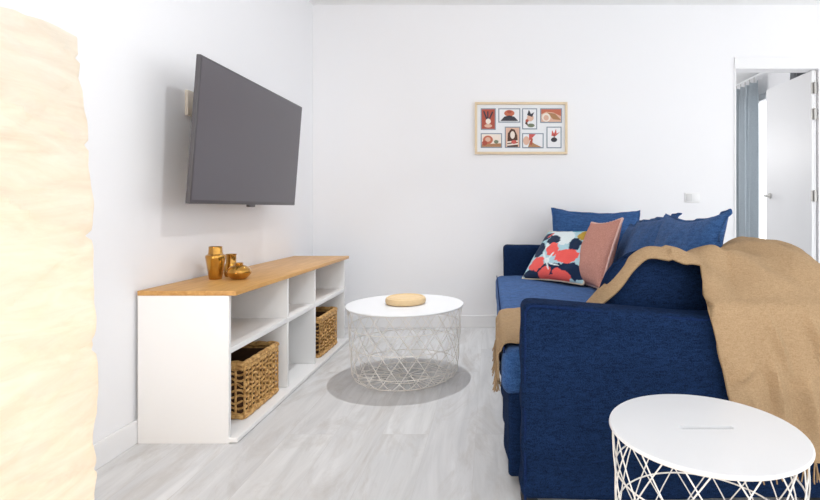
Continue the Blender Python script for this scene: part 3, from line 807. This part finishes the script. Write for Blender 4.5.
prints = [ # box in crop pixels, background, shapes ('e' ellipse cx,cy,rx,ry / 'p' polygon) in 0..1 coordinates, y down
    ((105, 205, 125, 268), 'terra', [('p', [(.35, .55), (.1, .1), (.2, .08), (.45, .5)], 'char'), ('p', [(.42, .55), (.42, .1), (.52, .1), (.52, .55)], 'char'), ('p', [(.5, .55), (.8, .1), (.88, .16), (.6, .55)], 'char'), ('e', .5, .62, .2, .14, 'cream'), ('e', .5, .85, .3, .09, 'blush')]),
    ((222, 368, 125, 220), 'white', [('e', .5, .32, .26, .26, 'rust'), ('p', [(.05, .95), (.25, .6), (.5, .5), (.75, .6), (.95, .95)], 'char'), ('e', .5, .2, .12, .14, 'terra')]),
    ((380, 480, 125, 265), 'white', [('e', .55, .45, .26, .18, 'blush'), ('p', [(.3, .3), (.45, .02), (.6, .25), (.85, .15), (.7, .4)], 'char'), ('p', [(.15, .75), (.25, .5), (.4, .9)], 'brown'), ('e', .6, .85, .28, .1, 'sage'), ('e', .3, .6, .12, .08, 'terra')]),
    ((500, 645, 125, 222), 'blush', [('p', [(0, 0), (1, 0), (1, .55), (.6, .25), (.25, .2), (0, .4)], 'rust'), ('p', [(.3, .25), (.7, .35), (1, .85), (.6, .8)], 'tan'), ('e', .25, .65, .22, .34, 'cream'), ('e', .25, .68, .13, .22, 'blush')]),
    ((105, 247, 290, 388), 'cream', [('e', .32, .45, .26, .34, 'rust'), ('e', .32, .42, .14, .18, 'blush'), ('e', .75, .6, .12, .14, 'sage'), ('p', [(0, .8), (1, .72), (1, 1), (0, 1)], 'tan'), ('e', .15, .7, .14, .2, 'terra')]),
    ((265, 368, 247, 388), 'blush', [('p', [(.1, 1), (.15, .3), (.4, .05), (.65, .1), (.85, .4), (.9, 1)], 'brown'), ('e', .5, .38, .17, .2, 'cream'), ('p', [(.1, .72), (.9, .66), (.9, .74), (.1, .8)], 'cream'), ('p', [(.1, .86), (.9, .8), (.9, .88), (.1, .94)], 'cream'), ('e', .6, .75, .2, .1, 'coral')]),
    ((380, 523, 290, 390), 'white', [('p', [(.3, .0), (.65, 0), (.3, .55)], 'coral'), ('e', .16, .5, .16, .34, 'blush'), ('p', [(.25, 1), (.35, .5), (.6, .75), (.95, 1)], 'tan'), ('p', [(.4, .3), (.5, .35), (.45, .85), (.35, .8)], 'terra')]),
    ((542, 642, 247, 390), 'white', [('p', [(.3, .42), (.35, .12), (.5, .3), (.65, .05), (.7, .3), (.95, .22), (.6, .45)], 'coral'), ('e', .5, .62, .24, .12, 'char'), ('p', [(.46, .62), (.48, .35), (.54, .35), (.54, .62)], 'brown')]),
]
for (c0, c1, r0, r1), bg, shp in prints:
    gx = lambda c: (465+c/6.67-VX)/F*BY
    gz = lambda r: HC+(VY-(90+r/6.67))/F*BY
    x0, x1, z1, z0 = gx(c0), gx(c1), gz(r0), gz(r1)
    pr = obj('print', bx(x0, x1, BY-.0165, BY-.0138, z0, z1), M['bevel'], pf, smooth=False)
    e = .008; ix0, ix1, iz0, iz1 = x0+e, x1-e, z0+e, z1-e
    bm = bmesh.new(); box(bm, ix0, ix1, BY-.0175, BY-.0163, iz0, iz1, mi=PK.index(bg))
    for q, sh in enumerate(shp):
        if sh[0] == 'e':
            _, cx, cy, rx, ry, col = sh; pts = [(cx+rx*math.cos(a*math.pi/10), cy+ry*math.sin(a*math.pi/10)) for a in range(20)]
        else: _, pts, col = sh
        yy = BY-.0178-.0003*q
        vs = [bm.verts.new((ix0+min(1, max(0, a))*(ix1-ix0), yy, iz1-min(1, max(0, b))*(iz1-iz0))) for a, b in pts]
        f = bm.faces.new(vs); f.material_index = PK.index(col)
        ex = bmesh.ops.extrude_face_region(bm, geom=[f])
        for v_ in ex['geom']:
            if isinstance(v_, bmesh.types.BMVert): v_.co.y += .0004
        for ff in bm.faces:
            pass
    for f in bm.faces: pass
    obj('artwork', bm, [PM[k] for k in PK], pr, smooth=False)

# ------------------------------------------------------------------ paper floor lamp
LX0, LX1, LY0, LY1 = -.834, -.610, .523, .745
lamp = thing('floor_lamp', 'tall square crinkled paper floor lamp glowing warm in the left foreground', 'lamp', ((LX0+LX1)/2, (LY0+LY1)/2, 0))
bm = bmesh.new(); nz_, per = 150, []
lcx, lcy = (LX0+LX1)/2, (LY0+LY1)/2; hw = (LX1-LX0)/2
m_ = 26
side = [(-1+2*i/m_) for i in range(m_)]
for k in range(4):
    for t in side:
        per.append(((1, t), (-t, 1), (-1, -t), (t, -1))[k])
rings = []
for j in range(nz_+1):
    z = .03+1.128*j/nz_; b = j/nz_
    row = []
    bul = 1+.20*(1-(2*b-1)**2)**1.0*.62
    for (x, y) in per:
        rr = .12                                     # soft corners
        ax, ay = max(-1+rr, min(1-rr, x)), max(-1+rr, min(1-rr, y)); d = Vector((x-ax, y-ay)); 
        if d.length > 1e-6: d = d.normalized()*rr
        px, py = ax+d.x, ay+d.y
        p = Vector((lcx+px*hw*bul, lcy+py*hw*bul, z))
        out = Vector((px, py, 0)).normalized()
        ang = math.atan2(py, px)
        w1 = nz(Vector((ang*1.2, z*9, 0)), 2.0, 21)*.006
        # diagonal creases where the wire is wound around
        cr1 = abs(math.sin(z*21+ang*1.3+1.5*nz(p, 4, 22))); cr2 = abs(math.sin(z*15-ang*1.7+2*nz(p, 3, 23)))
        crease = -.006*max(0, 1-cr1*6)-.006*max(0, 1-cr2*7)
        fine_ = .0016*nz(Vector((p.x*3+p.y*3, p.z*2.2+ang*.4, 1)), 18, 24)
        row.append(bm.verts.new(p+out*(w1+crease+fine_)+Vector((0, 0, (.006*math.sin(ang*3)-.004*abs(px*py)) if j == nz_ else 0))))
    rings.append(row)
n_ = len(per)
for a, b in zip(rings, rings[1:]):
    for i in range(n_): bm.faces.new((a[i], a[(i+1) % n_], b[(i+1) % n_], b[i]))
obj('lamp_shade', bm, M['paper'], lamp)
bm = bx(lcx-.09, lcx+.09, lcy-.09, lcy+.09, 0, .012, bev=.003); tube(bm, [(lcx, lcy, .012), (lcx, lcy, .14)], .01, 10)
obj('base', bm, M['base'], lamp)
def bulb(z):
    bm = bmesh.new(); bmesh.ops.create_uvsphere(bm, u_segments=20, v_segments=12, radius=.028)
    bmesh.ops.translate(bm, verts=bm.verts, vec=(lcx-.035, lcy+.06, z)); obj('bulb', bm, M['bulb'], lamp)
bulb(.17)

# ------------------------------------------------------------------ light
def light(name, kind, loc, power, col=(1, 1, 1), **k):
    l = bpy.data.lights.new(name, kind); l.energy = power; l.color = col
    for a, v in k.items(): setattr(l, a, v)
    o = bpy.data.objects.new(name, l); o.location = loc; C.objects.link(o); return o
light('lamp_bulb_light', 'POINT', (lcx-.035, lcy+.06, .25), .33, (1, .74, .44), shadow_soft_size=.03)
light('lamp_bulb_upper', 'POINT', (lcx-.035, lcy+.055, .76), .20, (1, .84, .64), shadow_soft_size=.03)
light('room_spot', 'SPOT', (-.36, 2.94, CZ-.01), 64, (.96, .98, 1), spot_size=math.radians(72), spot_blend=1, shadow_soft_size=.025)
sp = light('room_spot', 'SPOT', (.30, .95, 2.05), 26, (.95, .98, 1), spot_size=math.radians(70), spot_blend=1, shadow_soft_size=.04)  # unseen source below ceiling height, inferred from the television's shadow
sp.rotation_euler = (Vector((-1.3, 2.4, 1.3))-sp.location).to_track_quat('-Z', 'Y').to_euler()
light('warm_fill', 'POINT', (-1.2, -.35, .55), 12, (1, .66, .36), shadow_soft_size=.12)  # added unseen fill, warms the shelf unit's end panel
light('bedroom_fill', 'POINT', (1.55, 5.7, 1.6), 18, (1, 1, 1), shadow_soft_size=.25)  # added point light without a fixture, brightens door leaf and curtains

w = bpy.data.worlds.new('daylight'); scene.world = w; w.use_nodes = True
bg = w.node_tree.nodes['Background']; bg.inputs[0].default_value = (.96, .98, 1.0, 1); bg.inputs[1].default_value = 1.36

# ------------------------------------------------------------------ camera
cam = bpy.data.cameras.new('camera'); co = bpy.data.objects.new('camera', cam); C.objects.link(co)
co.location = (0, 0, HC); co.rotation_euler = (math.pi/2, 0, 0)
cam.sensor_width = 36; cam.lens = F/820*36
cam.shift_x = -(VX-410)/820; cam.shift_y = -(250-VY)/820
cam.clip_start = .02
scene.camera = co
scene.view_settings.view_transform = 'Standard'; scene.view_settings.look = 'None'
scene.view_settings.exposure = .625; scene.view_settings.gamma = 1
scene.view_settings.use_curve_mapping = False
